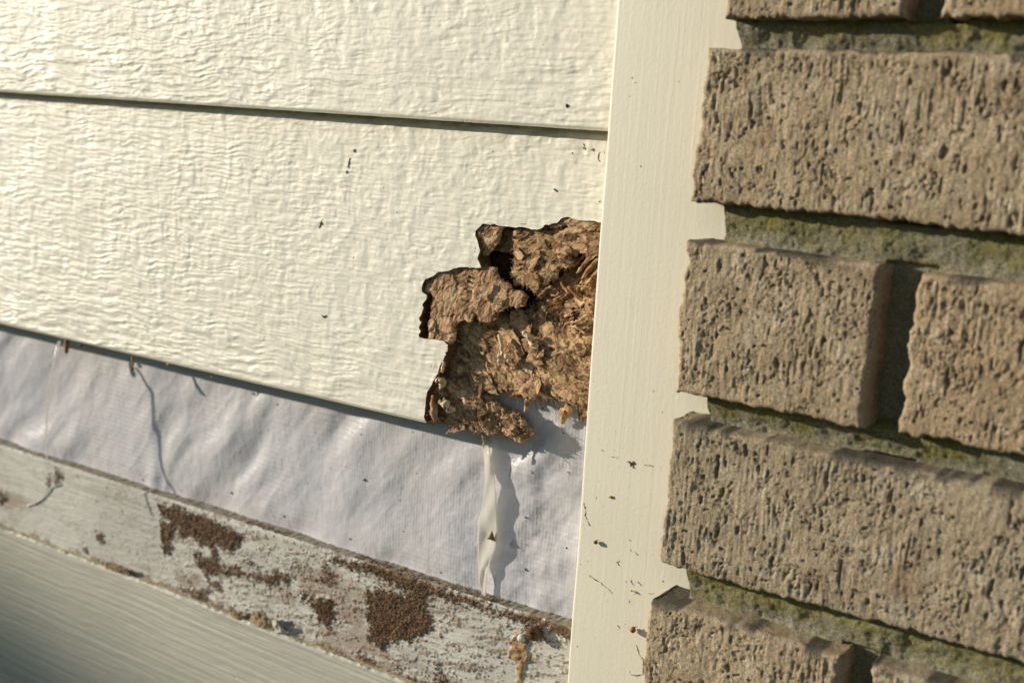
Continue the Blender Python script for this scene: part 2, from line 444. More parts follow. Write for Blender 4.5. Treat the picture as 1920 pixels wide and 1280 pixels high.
b2 = link('siding_board', me, [M_side, M_edge, M_fib])
# torn rim of the opening shows brown board core
mi = np.zeros(len(me.polygons), np.int32); me.polygons.foreach_get('material_index', mi)
cen = np.zeros(len(me.polygons)*3, np.float32); me.polygons.foreach_get('center', cen)
cen = (cen.reshape(-1, 3)-OFF)*1000
mm = (mi == 1) & (cen[:, 0] > -345) & (cen[:, 2] > Z2+.3) & (cen[:, 2] < -20)
mi[mm] = 2; me.polygons.foreach_set('material_index', mi)
tag(b2, 'cream embossed siding board with a brown rotted-out corner beside the trim', 'siding board')

# rotten layers -------------------------------------------------
def cells(a, b, s):
    ia = np.floor(a); ib = np.floor(b); best = np.full(a.shape, 9.); sec = best.copy(); hid = np.zeros(a.shape); da = hid.copy(); db = hid.copy(); h2 = hid.copy()
    for i in (-1, 0, 1):
        for j in (-1, 0, 1):
            p = ia+i+.5+.45*_h(ia+i, ib+j, s); q = ib+j+.5+.45*_h(ia+i, ib+j, s+1); d = (a-p)**2+(b-q)**2
            m = d < best; sec = np.where(m, best, np.minimum(sec, d)); best = np.where(m, d, best)
            hid = np.where(m, _h(ia+i, ib+j, s+2), hid); h2 = np.where(m, _h(ia+i, ib+j, s+3), h2); da = np.where(m, a-p, da); db = np.where(m, b-q, db)
    return hid, h2, da, db, np.sqrt(sec)-np.sqrt(best)
def fibre(X, Z, ang, s, amp=1., flow=.5):
    wx = X+.8*fbm(X/2.3, Z/2.3, 3, s+41, .6); wz = Z+.8*fbm(X/2.3, Z/2.3, 3, s+43, .6)
    c0, s0 = math.cos(ang), math.sin(ang); A = wx*c0+wz*s0; B = -wx*s0+wz*c0
    hid, h2, da, db, ed = cells(A/10, B/5.2, s+51); hi2, h3, da2, db2, ed2 = cells(A/4.6+9, B/2.1, s+61)
    ch = .8*hid+1.1*da*h2+.7*db*hid+.22*hi2+.35*da2*h3-.5*sst(.10, 0, ed)*(h2 > -.2)-.18*sst(.12, 0, ed2)*(h3 > .2)
    ct = .14*h2+.12*hi2-.28*sst(.14, 0, ed)*(h2 > -.2)-.2*sst(.12, 0, ed2)*(h3 > 0)
    ang = ang+.45*hid+.2*hi2
    ca, sa = np.cos(ang), np.sin(ang)
    a = X*ca+Z*sa; b = -X*sa+Z*ca
    b = b+flow*2.2*fbm(a/7, b/6, 2, s)+flow*3.*fbm(a/22, b/15, 2, s+3); 
    f = fbm(a/11, b/.8, 3, s+5, .75); g = 1-2*np.abs(fbm(a/12, b/1.9, 2, s+9))
    st = np.tanh(4*fbm(a/8, b/4.5, 2, s+15))
    lump = fbm(X/5, Z/4, 3, s+19)
    h = .30*f+.14*g+.16*st+.24*lump+.62*ch
    tone = .54+.50*f+.16*g+.10*st+.25*fbm(X/9, Z/7, 2, s+25)+ct
    return h*amp, tone
def layer(name, pts, y, ang, s, mat, amp=1., th=1.6, rag=.8, res=.4, yadd=None, flow=.5, label=None, fray=.5):
    P = poly(pts, y); P = ragged(P, rag, .55, s)
    a = np.array(P); x0, z0 = a.min(0)-.5; x1, z1 = a.max(0)+.5
    x1 = min(x1, XT); 
    def yf(X, Z):
        h, _ = fibre(X, Z, ang, s, amp, flow); yy = y-h
        if yadd: yy = yy+yadd(X, Z)
        d, _, _ = nearest(P, X, Z)
        return yy+fray*(1-sst(0, 1.5, d))
    def af(V):
        _, t = fibre(V[:, 0], V[:, 2], ang, s, amp, flow); return {'tone': np.clip(t, 0, 1)}
    me = sheet(axis((x0, x1, res)), axis((z0, z1, res)), yf, outer=P, th=th, back=True, attrf=af, rimmat=0)
    o = link(name, me, mat, b2)
    if label: o['label'] = label
    return P, yf
def gx(ax, ay, ax2, ay2, v):        # depth ramp from pixel a to pixel b (0 -> v)
    p = np.array(at(ax, ay, 5)); q = np.array(at(ax2, ay2, 5)); d = q-p; L = d@d
    return lambda X, Z: v*sst(0, 1, ((X-p[0])*d[0]+(Z-p[1])*d[1])/L)
rad = math.radians
LA = layer('fibre_layer', [(787,500),(902,498),(915,504),(921,518),(934,530),(950,544),(968,548),(976,556),(973,575),(960,583),(949,578),(934,580),(922,588),(918,600),(906,608),(890,605),
   (881,588),(875,607),(868,604),(857,604),(847,610),(841,640),(836,648),(797,640),(798,625),(801,600),(799,575),(806,560),(800,552),(787,548)], 1.5, rad(62), 101, M_fib, .5, 2.2, .9, .36, flow=1., yadd=lambda X, Z: tilt(Z, Z2), fray=.3)
LA2 = layer('fibre_layer', [(886,418),(945,424),(937,436),(935,446),(931,458),(919,470),(911,480),(905,478),(900,469),(894,440)], 6.4, rad(40), 103, M_fib, .6, 1.6, .5, .33)
LA3 = layer('fibre_layer', [(1016,428),(1044,418),(1052,409),(1075,407),(1100,411),(1135,414),(1135,489),(1105,476),(1085,474),(1068,481),(1047,480),(1040,462),(1038,446),(1047,438),(1066,425),(1060,421),(1040,428)], 6.7, rad(12), 107, M_fib, .55, 1.4, .6, .36, flow=.8)
LB = layer('fibre_layer', [(966,424),(1010,430),(1060,432),(1080,480),(1075,500),(1048,508),(1030,530),(1020,556),(1009,562),(1000,548),(985,540),(963,534),(957,521),(959,497),(964,470),(960,450)], 8.8, rad(6), 109, M_fib2, 1.0, 2.2, 1.0, .38, flow=1.2, yadd=gx(960,480,1060,470,-1.0))
LC = layer('fibre_layer', [(838,640),(860,610),(905,592),(960,588),(1000,566),(1030,560),(1070,556),(1140,555),(1140,760),(1095,760),(1075,755),(1060,752),(1052,747),(1035,747),(1007,746),(990,752),(983,746),(964,744),(950,736),(935,735),(915,728),(890,722),(850,735),(812,770),(802,740),(822,700)], 9.5, rad(-18), 113, M_fib2, .95, 2.4, 1.1, .4, flow=1.6, yadd=lambda X, Z: gx(930,650,1060,640,-3.6)(X, Z)+gx(955,640,965,585,6.)(X, Z)*sst(0, 1, (-252-X)/18))
LE = layer('fibre_layer', [(1020,556),(1034,530),(1050,506),(1075,498),(1140,480),(1140,600),(1080,602),(1040,590),(1005,590)], 10.2, rad(25), 127, M_fib3, 1.3, 2., 1.1, .38, flow=1.8, yadd=lambda X, Z: gx(1080,545,1076,498,6.)(X, Z))
LD = layer('fibre_layer', [(797,793),(796,757),(803,728),(820,705),(866,715),(905,745),(920,757),(943,769),(962,780),(972,792),(985,806),(983,816),(974,822),(969,831),(952,826),(938,821),(926,816),(907,812),(895,814),(882,806),(868,803),(856,806),(847,796),(832,793),(816,793)], 6.5, rad(-30), 131, M_fib, 1.7, 3., .9, .36, flow=1.8, yadd=gx(850,790,960,800,3.0))
LF = layer('fibre_layer', [(1078,752),(1140,750),(1140,800),(1097,795),(1086,790),(1080,775)], 8.0, rad(70), 137, M_fib, 1.2, 2., .7, .38)
LG = layer('fibre_layer', [(955,745),(1000,700),(1030,706),(1040,714),(1020,735),(1000,748),(985,748),(975,742)], 6.6, rad(-35), 139, M_fib, .9, 1.5, .7, .36, flow=.8)
# back of the cavity, fibre colour darkened to paint in the hollow's shade
LZ = layer('cavity_back', [(860,400),(1150,395),(1150,640),(860,640)], 21., rad(10), 141, M_fib_shade, 2., 2., .2, .9)
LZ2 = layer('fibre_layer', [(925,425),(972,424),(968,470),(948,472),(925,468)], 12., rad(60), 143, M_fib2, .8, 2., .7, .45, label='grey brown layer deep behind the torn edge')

# small papery flakes torn half free of the layers
def flakes(P, yf, n, s, ang, mats, smin=2.5, smax=6.5, lift=1.4):
    r = np.random.RandomState(s); a = np.array(P); x0, z0 = a.min(0); x1, z1 = a.max(0); k = 0
    while k < n:
        cx, cz = r.uniform(x0, x1), r.uniform(z0, z1)
        if not inside(P, np.array([cx]), np.array([cz]))[0] or cx > XT-1: continue
        k += 1; th_ = ang+r.randn()*.6; L = r.uniform(smin, smax); W = L*r.uniform(.35, .75); m = 9; pp = []
        for i in range(m):
            t = 2*math.pi*i/m; q = (.75+.5*r.rand()); u = L*q*math.cos(t)*.8; v = W*q*math.sin(t)*.8
            pp.append((cx+u*math.cos(th_)-v*math.sin(th_), cz+u*math.sin(th_)+v*math.cos(th_)))
        pp = ragged(pp, .35, .45, s+k); b = np.array(pp); td = r.uniform(0, 6.28); lf = r.uniform(.5, 1)*lift; cv = r.randn()*.05
        def fy(X, Z):
            w_ = ((X-cx)*math.cos(td)+(Z-cz)*math.sin(td)); base = yf(np.full(X.shape, cx)+.5*(X-cx), np.full(X.shape, cz)+.5*(Z-cz))
            h, _ = fibre(X, Z, th_, s+k*3, .3, .5)
            return base-.5-lf*sst(-L, L, w_)-cv*w_*w_-h
        def af(V):
            _, t = fibre(V[:, 0], V[:, 2], th_, s+k*3, 1., .5); return {'tone': np.clip(t+.12*r.randn(), 0, 1)}
        if not np.all(inside(opening, b[:, 0], b[:, 1]-1.2) | (b[:, 1] < Z2)): continue
        me = sheet(axis((b[:, 0].min()-.3, min(b[:, 0].max()+.3, XT), .33)), axis((b[:, 1].min()-.3, b[:, 1].max()+.3, .33)), fy, outer=pp, th=.45, back=True, attrf=af, rimmat=0)
        if len(me.polygons) > 20: link('torn_flake', me, mats[r.randint(len(mats))], b2)
flakes(LA[0], LA[1], 3, 801, rad(60), [M_fib]); flakes(LC[0], LC[1], 24, 850, rad(-25), [M_fib2, M_fib2, M_fib], 3.5, 11, 1.7)
flakes(LB[0], LB[1], 8, 900, rad(5), [M_fib2, M_fib]); flakes(LE[0], LE[1], 12, 930, rad(45), [M_fib3, M_fib], 2, 6, 2.2)
flakes(LD[0], LD[1], 9, 960, rad(-30), [M_fib]); flakes(LA3[0], LA3[1], 4, 980, rad(10), [M_fib], 2.5, 6, .8)

# loose fibres standing off the layers
def strands(P, yf, n, ang, spread, lmin, lmax, r0, lift, s):
    a = np.array(P); out = []; r = np.random.RandomState(s); x0, z0 = a.min(0); x1, z1 = a.max(0)
    while len(out) < n:
        X = r.uniform(x0, x1, 60); Z = r.uniform(z0, z1, 60); ok = inside(P, X, Z)
        for x, z in zip(X[ok], Z[ok]):
            if len(out) >= n: break
            th_ = ang+r.randn()*spread; L = r.uniform(lmin, lmax); k = 6
            t = np.linspace(0, 1, k); cv = r.randn()*.9
            px = x+L*(t*math.cos(th_)-cv*.25*t*t*math.sin(th_)); pz = z+L*(t*math.sin(th_)+cv*.25*t*t*math.cos(th_))
            ly = abs(r.randn())*lift
            py = yf(px, pz)-.05-ly*t**1.4
            rr = r0*r.uniform(.5, 1.5)*(1-.75*t)
            out.append((np.stack([px, py, pz], 1), rr))
    return out
def edge_strands(P, yf, n, s, lmax=3.2, r0=.16):
    a = np.array(P); r = np.random.RandomState(s); c = a.mean(0); out = []
    for _ in range(n):
        i = r.randint(len(a)); p = a[i]; d = a[(i+1) % len(a)]-a[i-1]; nr = np.array([d[1], -d[0]]); nr /= np.linalg.norm(nr)+1e-9
        if inside(P, np.array([p[0]+nr[0]*.8]), np.array([p[1]+nr[1]*.8]))[0]: nr = -nr
        th_ = math.atan2(nr[1], nr[0])+r.randn()*.5; L = r.uniform(.8, lmax); t = np.linspace(-.6, 1, 6)
        px = p[0]+L*t*math.cos(th_); pz = p[1]+L*t*math.sin(th_)
        y0 = float(yf(np.array([p[0]]), np.array([p[1]]))[0])
        py = y0+.1+r.randn()*.5*np.maximum(t, 0)**1.3*L*.5
        out.append((np.stack([px, py, pz], 1), r0*r.uniform(.5, 1.4)*(1-.55*np.maximum(t, 0))))
    return [q for q in out if q[0][:, 0].max() < XT+2 and (inside(opening, q[0][-1:, 0], q[0][-1:, 2]-.8)[0] or q[0][-1, 2] < Z2)]
S1 = strands(LA[0], LA[1], 130, rad(62), .5, 1.5, 4.5, .11, .5, 1)+edge_strands(LA[0], LA[1], 50, 2, 2.)+strands(LA3[0], LA3[1], 60, rad(12), .4, 2, 6, .10, .5, 3)+edge_strands(LA3[0], LA3[1], 40, 4, 2.)
S1 += strands(LD[0], LD[1], 150, rad(-30), .6, 2, 5, .17, .9, 5)+edge_strands(LD[0], LD[1], 50, 6, 1.6)+strands(LG[0], LG[1], 80, rad(-35), .25, 3, 8, .13, .8, 7)+strands(LF[0], LF[1], 80, rad(70), .4, 2, 5, .13, .8, 8)
S2 = strands(LC[0], LC[1], 420, rad(-20), .5, 3., 10, .11, .28, 9)+edge_strands(LC[0], LC[1], 110, 10)+strands(LB[0], LB[1], 130, rad(6), .45, 2, 6, .11, .5, 11)+edge_strands(LB[0], LB[1], 90, 12, 2.4)
S3 = strands(LE[0], LE[1], 260, rad(48), .35, 4, 10, .2, 1.3, 13)+edge_strands(LE[0], LE[1], 40, 14)
def tone_mesh(me, s):
    n = len(me.vertices); co = np.zeros(n*3, np.float32); me.vertices.foreach_get('co', co); co = co.reshape(-1, 3)*1000
    a = me.attributes.new('tone', 'FLOAT', 'POINT'); a.data.foreach_set('value', np.clip(.55+.5*fbm(co[:, 0]/2.5, co[:, 2]/2.5, 2, s), 0, 1).astype(np.float32)); return me
for st, mt, s in ((S1, M_fib, 1), (S2, M_fib2, 2), (S3, M_fib3, 3)):
    o = link('loose_fibres', tone_mesh(tubes(st, 4), s), mt, b2); o['kind'] = 'stuff'
# crumbly frass over the lower lump and in the layers
def grains_on(L, n, r0, s):
    a = np.array(L[0]); r = np.random.RandomState(s); X = r.uniform(a[:, 0].min(), a[:, 0].max(), n*3); Z = r.uniform(a[:, 1].min(), a[:, 1].max(), n*3)
    ok = inside(L[0], X, Z) & (fbm(X/5, Z/5, 2, s) > -.15); X = X[ok][:n]; Z = Z[ok][:n]
    return np.stack([X, L[1](X, Z)-.05, Z], 1), r0*r.uniform(.4, 1.3, len(X))
P1 = grains_on(LD, 900, .26, 1); P2 = grains_on(LC, 90, .17, 2); P3 = grains_on(LE, 250, .3, 3)
me = crumbs(np.concatenate([P1[0], P2[0], P3[0]]), np.concatenate([P1[1], P2[1], P3[1]]))
o = link('frass', me, M_fib, b2); o['kind'] = 'stuff'
# single splinters one can point to
def splinter(px, y, r, mat=M_pale, parent=b2, name='splinter', k=9, jit=.15, label=None, rag=1):
    pts = []
    for i, (a, b, *yy) in enumerate(px):
        q = at(a, b, yy[0] if yy else y); pts.append((q[0], yy[0] if yy else y, q[1]))
    P = np.array(pts); t = np.linspace(0, len(P)-1, k*(len(P)-1)); ii = np.clip(t.astype(int), 0, len(P)-2); f = (t-ii)[:, None]
    Q = P[ii]*(1-f)+P[ii+1]*f; Q = Q+jit*rng.randn(*Q.shape)*rag
    T = np.linspace(0, 1, len(Q)); R_ = r*(np.sin(np.pi*np.clip(.12+T*.83, 0, 1))**.5)*(1+.25*rng.randn(len(Q)))
    o = link(name, tone_mesh(tubes([(Q, np.abs(R_)+.05)], 6), 5), mat, parent)
    if label: o['label'] = label
    return o
splinter([(936,627,5.2),(941,650,4.2),(941,682,5)], 4, .75, M_pale, jit=.07, label='pale upright splinter standing off the brown fibres')
splinter([(944,660,4.2),(953,672,4.0),(958,680,5)], 4, 1.0, M_pale, jit=.3)
splinter([(936,664,4.6),(936,684,4.6)], 4, .8, M_pale, jit=.3)
splinter([(950,648,6),(975,672,6)], 5, .3, M_pale, jit=.05)
splinter([(833,678,1.),(829,698,1.)], 2, .8, M_pale, jit=.15)
splinter([(818,712,1.5),(834,716,2.2),(826,728,2.)], 2, 1.5, M_pale, jit=.4)
splinter([(812,742,1.5),(816,790,2.)], 2, 1.4, M_fib, jit=.35)
splinter([(828,752,2.5),(838,760,2.),(852,770,3)], 2, 1.9, M_pale, jit=.5)
splinter([(1052,772,7),(1064,770,6),(1068,756,8)], 6, 1.6, M_fib3, jit=.4)
splinter([(1056,790,7),(1058,772,6)], 6, 1.5, M_fib3, jit=.4)
splinter([(988,748,8),(986,772,10)], 8, .9, M_fib, jit=.2)
splinter([(982,620,5),(996,640,5),(1004,652,5)], 5, 1.4, M_pale, jit=.5)
splinter([(1054,620,4),(1062,606,3.5),(1085,602,3),(1100,590,3),(1112,570,3)], 4, .45, M_fib, jit=.15)
splinter([(1056,615,4),(1080,612,3.6),(1098,626,3)], 4, .6, M_fib, jit=.15)
splinter([(1082,512,9),(1106,482,6)], 4, .8, M_fib3, jit=.1); splinter([(1090,524,9),(1121,484,6.5)], 4, .9, M_fib3, jit=.1)
splinter([(1100,534,9),(1124,503,7)], 4, .7, M_fib3, jit=.1); splinter([(1052,530,8),(1068,552,7)], 4, .6, M_fib3, jit=.1)
splinter([(1066,540,8),(1098,570,7)], 4, .8, M_fib3, jit=.15); splinter([(1076,500,10),(1098,476,8)], 4, .6, M_fib3, jit=.1)
splinter([(1010,556,8.5),(1034,536,8)], 4, .8, M_fib, jit=.15)
splinter([(124,638,2),(123,662,1)], 2, 1.5, M_fib2, jit=.25, label='dark crumbling splinter hanging under the drip edge at the left')
splinter([(248,668,4),(249,684,3),(247,696,2)], 3, .65, M_fib3, jit=.08, label='thin tan splinter hanging under the drip edge')
splinter([(150,646,3),(154,648,3)], 3, .7, M_black, jit=.15)
splinter([(313,682,-.5),(318,684,-.5)], 3, .4, M_fib3, jit=.1)
splinter([(405,690,9),(395,712,8)], 8, .5, M_fib, jit=.05)
splinter([(904,812,8),(908,840,8)], 8, .35, M_fib2, jit=.15)

# ------------------------------------------------------------------ house wrap
WY = 18.
def wrap_y(X, Z):
    u = (X*.62+Z*.78); v = (-X*.78+Z*.62)                      # creases running up to the right
    f = fbm(v/24+.6*fbm(X/60, Z/60, 1, 201), u/70, 2, 203)
    f2 = (1-2*np.abs(fbm(v/9, u/38, 2, 207)))
    b = fbm(X/14, Z/12, 3, 211)*sst(-350, -290, X)
    return WY-1.7*f-.10*f2-.7*b-.06*fbm(X/5, Z/4, 2, 215)+1.2*sst(-204, -214, Z)
cav = ragged(poly([(880,410),(1140,405),(1140,600),(1040,596),(960,596),(900,590)], WY), .6, 2, 9)
me = sheet(axis((XL, -700, 4.), (-700, XT+4, .7)), axis((-222, -30, .7), (-30, 20, 3)), wrap_y, holes=[cav], th=.6)
wrap = link('house_wrap', me, [M_wrap, M_wrap])
tag(wrap, 'bluish white woven house wrap sheet, creased, bared below the rotted siding board', 'house wrap')
# torn strip hanging off the wrap; its distance from the wrap comes from its shadow
Lp = [(905,815),(906,840),(909,870),(910,900),(906,940),(898,975),(896,1010),(897,1055),(899,1090),(905,1120)]
Rp = [(910,815),(920,850),(925,868),(928,900),(930,925),(932,960),(933,1000),(930,1028),(919,1056),(912,1080),(911,1122)]
def pol(pts, t):
    q = np.array(pts, float); u = np.linspace(0, 1, len(q)); return np.interp(t, u, q[:, 0]), np.interp(t, u, q[:, 1])
V = []; Fc = []; NU, NW = 60, 12
for i in range(NU+1):
    t = i/NU
    for j in range(NW+1):
        s_ = j/NW; (a, b), (c, d) = pol(Lp, t), pol(Rp, t)
        curl = 3.6*math.sin(math.pi*min(1, .1+t*.9))**.7*(.35+.65*s_)+1.3*math.sin(s_*math.pi)*math.sin(t*7)+.5*math.sin(t*23+s_*5)+.5*float(vn(np.array(t*14), np.array(s_*2.5), 77))
        y = WY-1.4-max(.15, curl*.75)
        x, z = at(a+(c-a)*s_, b+(d-b)*s_, y); V.append((x, y, z))
for i in range(NU):
    for j in range(NW):
        k = i*(NW+1)+j; Fc.append((k, k+1, k+NW+2, k+NW+1))
o = link('torn_strip', pyd(V, Fc), M_strip, wrap); o['label'] = 'translucent torn strip of wrap hanging loose and curled'
sm = o.modifiers.new('thickness', 'SOLIDIFY'); sm.thickness = .00015

# ------------------------------------------------------------------ painted ledger board with earth on it
LY = 11.; LZ_top = -213.; LZ_bot = -268.
def P4(pts): return poly(pts, LY, 280, 920, 4)
def P5(pts): return poly(pts, LY, 600, 1020, 4)
dirt_polys = [
 (P4([(60,90),(230,130),(420,200),(640,290),(710,330),(680,400),(610,460),(560,450),(540,400),(440,400),(380,400),(300,340),(230,330),(215,270),(180,350),(150,360),(185,430),(150,480),(120,480),(75,300),(90,240),(150,230),(110,200)]), 1.),
 (P4([(420,400),(500,430),(520,540),(600,575),(760,545),(770,560),(650,590),(860,615),(960,610),(1060,640),(1040,690),(960,690),(900,730),(860,680),(700,640),(540,635),(430,650),(400,590),(340,520),(320,440),(420,510),(480,480)]), .9),
 (P4([(1220,810),(1380,820),(1390,960),(1340,1010),(1270,950),(1220,880),(1150,800)]), 1.),
 (P4([(430,660),(550,680),(550,760),(440,730)]), .7),
 (P4([(240,735),(440,740),(440,820),(520,880),(640,900),(620,950),(500,890),(320,810)]), .8),
 (P5([(350,330),(640,370),(680,330),(800,360),(800,480),(850,560),(840,640),(720,680),(660,740),(600,720),(530,740),(460,780),(350,720),(360,600),(340,480)]), 1.3),
 (P5([(110,115),(260,140),(330,110),(560,180),(800,260),(900,325),(1180,430),(1500,520),(1700,540),(1880,600),(1880,700),(1500,570),(1100,450),(830,380),(680,350),(600,330),(450,270),(350,210),(230,170)]), 1.1),
 (P5([(-20,380),(90,400),(110,560),(60,610),(-20,560)]), 1.),
 (P5([(0,150),(60,130),(120,240),(100,330),(20,300)]), .5),
 (P5([(280,815),(400,850),(390,910),(290,885)]), .8),
 (P5([(865,925),(900,930),(965,1060),(880,1060)]), 1.),
 (P5([(1530,590),(1650,620),(1690,690),(1560,745),(1530,680)]), 1.),
 (P5([(0,760),(90,780),(270,860),(420,920),(560,950),(680,980),(900,1060),(560,1050),(300,930),(0,830)]), .7),
 (poly([(0,925),(14,930),(12,942),(0,942)], LY), .9), (poly([(180,994),(196,1000),(194,1018),(182,1010)], LY), .8), (poly([(158,1024),(164,1026),(165,1036),(158,1034)], LY), .8),
 (poly([(104,880),(118,886),(112,906),(100,902)], LY), .7), (poly([(88,890),(94,892),(94,912),(88,908)], LY), .7)]
stain_polys = [P5([(100,250),(350,330),(350,720),(220,600),(90,560),(60,330)]), P4([(1060,560),(1440,560),(1440,820),(1130,780)]), P4([(900,690),(1060,720),(1120,900),(1010,860)]),
 poly([(0,915),(40,930),(60,950),(20,960),(0,950)], LY), P4([(200,600),(400,640),(420,740),(200,720)]), P5([(0,600),(300,640),(500,800),(620,900),(0,760)])]
rust_polys = [P5([(1480,640),(1535,680),(1575,820),(1540,900),(1520,1060),(1480,1060),(1478,880),(1410,850),(1440,700)])]
spk = P4([(1060,500),(1460,560),(1460,1060),(1300,1010),(1130,780)])
def ledger_attr(V):
    X, Y, Z = V.T; m = X > -680
    dirt = np.zeros(len(V)); st = dirt.copy(); ru = dirt.copy()
    x, z = X[m], Z[m]; n1 = fbm(x/2.2, z/2.2, 3, 301, .6); n2 = fbm(x/.9, z/.9, 2, 305)
    d_ = np.zeros(len(x))
    for P, wt in dirt_polys: d_ = np.maximum(d_, sst(-.3, .7, sdist(P, x, z)+2.3*n1+1.1*n2-.4)*min(1, wt))
    sp = sdist(spk, x, z); d_ = np.maximum(d_, sst(.28, .5, n2*.7+n1*.5-.0)*sst(-2, 3, sp)*.9)
    d_ = np.maximum(d_, sst(.50, .72, n2*.7+n1*.6)*sst(-620, -420, x)*.8)
    sm = fbm((x+z*.8)/13, (z-x*.25)/2.2, 4, 315, .65); d_ = np.maximum(d_, sst(.16, .52, sm+.35*n2)*sst(-600, -430, x)*.7)
    d_ = np.maximum(d_, sst(3.2, .6, (z-LZ_bot-5.2)+1.3*n1)*.75*sst(-.25, .2, fbm(x/12, z/9, 2, 311)))
    s_ = np.zeros(len(x))
    for P in stain_polys: s_ = np.maximum(s_, sst(-2, 3, sdist(P, x, z)+3*n1)*.6)
    r_ = np.zeros(len(x))
    for P in rust_polys: r_ = np.maximum(r_, sst(-.5, .8, sdist(P, x, z)+.9*n1))
    dirt[m] = d_; st[m] = s_; ru[m] = r_; return {'dirt': dirt, 'stain': st, 'rust': ru}
def ledger_y(X, Z):
    V = np.stack([X.ravel(), 0*X.ravel(), Z.ravel()], 1); a = ledger_attr(V)
    d = a['dirt'].reshape(X.shape); r = a['rust'].reshape(X.shape)
    g = fbm(X/14, Z/1.1, 3, 321)
    e = sst(1.4, 0, LZ_top-Z)
    return LY-.16*g-.07*fbm(X/5, Z/4, 3, 323)-d*(.45+.35*fbm(X/.8, Z/.8, 2, 325)+.3*fbm(X/4, Z/4, 2, 326))-r*(.8+.6*fbm(X/3, Z/3, 2, 327))+e*.9*(1+.8*fbm(X/4, Z, 2, 329))
me = sheet(axis((XL, -690, 4.), (-690, XT+4, .5)), axis((LZ_bot-4, LZ_top, .5)), ledger_y, th=8., attrf=ledger_attr, rimmat=1)
led = link('ledger_board', me, [M_ledger, m_simple('dusty_top_edge', (.20, .17, .125), (.36, .32, .25), .9, 200)])
tag(led, 'narrow old whitewashed board caked with brown earth, between the house wrap and the lowest board', 'board')
# loose earth grains
pts = []; rr = []
for P, wt in dirt_polys:
    a = np.array(P); x0, z0 = a.min(0)-3; x1, z1 = a.max(0)+3; n = int((x1-x0)*(z1-z0)*7*wt)
    X = rng.uniform(x0, x1, n); Z = rng.uniform(z0, z1, n)
    k = (sdist(P, X, Z)+2.3*fbm(X/2.2, Z/2.2, 3, 301, .6)-rng.exponential(1.5, n)+1. > -.3) & (Z < LZ_top-.3) & (X < XT) & (Z > LZ_bot+4.5)
    X, Z = X[k], Z[k]; pts.append(np.stack([X, ledger_y(X, Z)-.1, Z], 1)); rr.append(.08+.17*rng.rand(len(X))**2)
n = 5000; X = rng.uniform(-640, XT, n); Z = rng.uniform(LZ_bot+4.5, LZ_top-.5, n)
k = (fbm(X/8, Z/6, 2, 341) > .12) & (rng.rand(n) < sst(-640, -420, X)*.8+.2); X, Z = X[k], Z[k]
pts.append(np.stack([X, ledger_y(X, Z)-.05, Z], 1)); rr.append((.08+.26*rng.rand(len(X))**2.5))
X = rng.uniform(-470, XT, 900); X = X[fbm(X/14, X*0, 2, 351) > -.05]; Z = np.full(len(X), LZ_top+.05); Yl = rng.uniform(LY+.8, WY-1.5, len(X))
pts.append(np.stack([X, Yl, Z], 1)); rr.append(rng.uniform(.15, .45, len(X)))
o = link('earth_crust', crumbs(np.concatenate(pts), np.concatenate(rr)), M_crumb, led); o['kind'] = 'stuff'
# nail and its run of caulk
def lathe(c, axisv, prof, mat, name, parent, seg=18, jit=0.):
    a = Vector(axisv).normalized(); q = a.to_track_quat('Z', 'Y'); V = []; Fc = []
    for r, h in prof:
        for k in range(seg):
            t = 2*math.pi*k/seg; v = q@Vector((r*math.cos(t), r*math.sin(t), h)); V.append(np.array(c)+np.array(v)+jit*rng.randn(3))
    for i in range(len(prof)-1):
        for k in range(seg): Fc.append((i*seg+k, i*seg+(k+1) % seg, (i+1)*seg+(k+1) % seg, (i+1)*seg+k))
    Fc.append(tuple((len(prof)-1)*seg+k for k in range(seg)))
    return link(name, pyd(V, Fc), mat, parent)
x, z = at(998, 1186, LY-3)
lathe((x, LY-.2, z), (.3, -1, .1), [(2.2, 0), (2.0, 1.8), (2.5, 2.6), (3.0, 3.3), (2.7, 4.1), (1.5, 4.7), (.1, 4.8)], M_crumb, 'nail', led, jit=.38)['label'] = 'rusty nail head crusted with earth'
x, z = at(977, 1196, LY-1)
lathe((x, LY-.2, z), (0, -1, .2), [(1.9, 0), (1.8, 1.2), (1.2, 1.9), (.1, 2.1)], m_simple('white_filler', (.55, .55, .5), (.7, .7, .66), .6), 'filler_plug', led, jit=.08)
# curled paint flakes at the joint with the lowest board
def flake(pts, y, lift, mat, s):
    P = ragged(poly(pts, y), .3, .5, s); a = np.array(P); c = a.mean(0); x0, z0 = a.min(0)-.3; x1, z1 = a.max(0)+.3
    yf = lambda X, Z: y-lift*sst(z0, z1, Z)+1.2*((X-c[0])/(x1-x0))**2*4-.35*fbm(X/1.8, Z/1.5, 3, s)
    me = sheet(axis((x0, x1, .3)), axis((z0, z1, .3)), yf, outer=P, th=.5, back=True, rimmat=0)
    return link('paint_flake', me, mat, led)
flake(poly and [(180,1050),(212,1052),(234,1058),(243,1068),(241,1084),(222,1077),(202,1068)], 8, 2.6, M_caulk, 401)
flake([(430,1134),(440,1132),(452,1150),(458,1162),(446,1162),(431,1154)], 7.6, 2.8, M_caulk, 402)
flake([(466,1160),(482,1142),(500,1140),(510,1160),(510,1184),(490,1178),(468,1170)], 7.4, 3.4, M_caulk, 403)
flake([(512,1162),(522,1158),(530,1176),(534,1188),(514,1184)], 7.6, 2.6, m_simple('pale_flake', (.6, .56, .45), (.7, .66, .55), .6), 404)

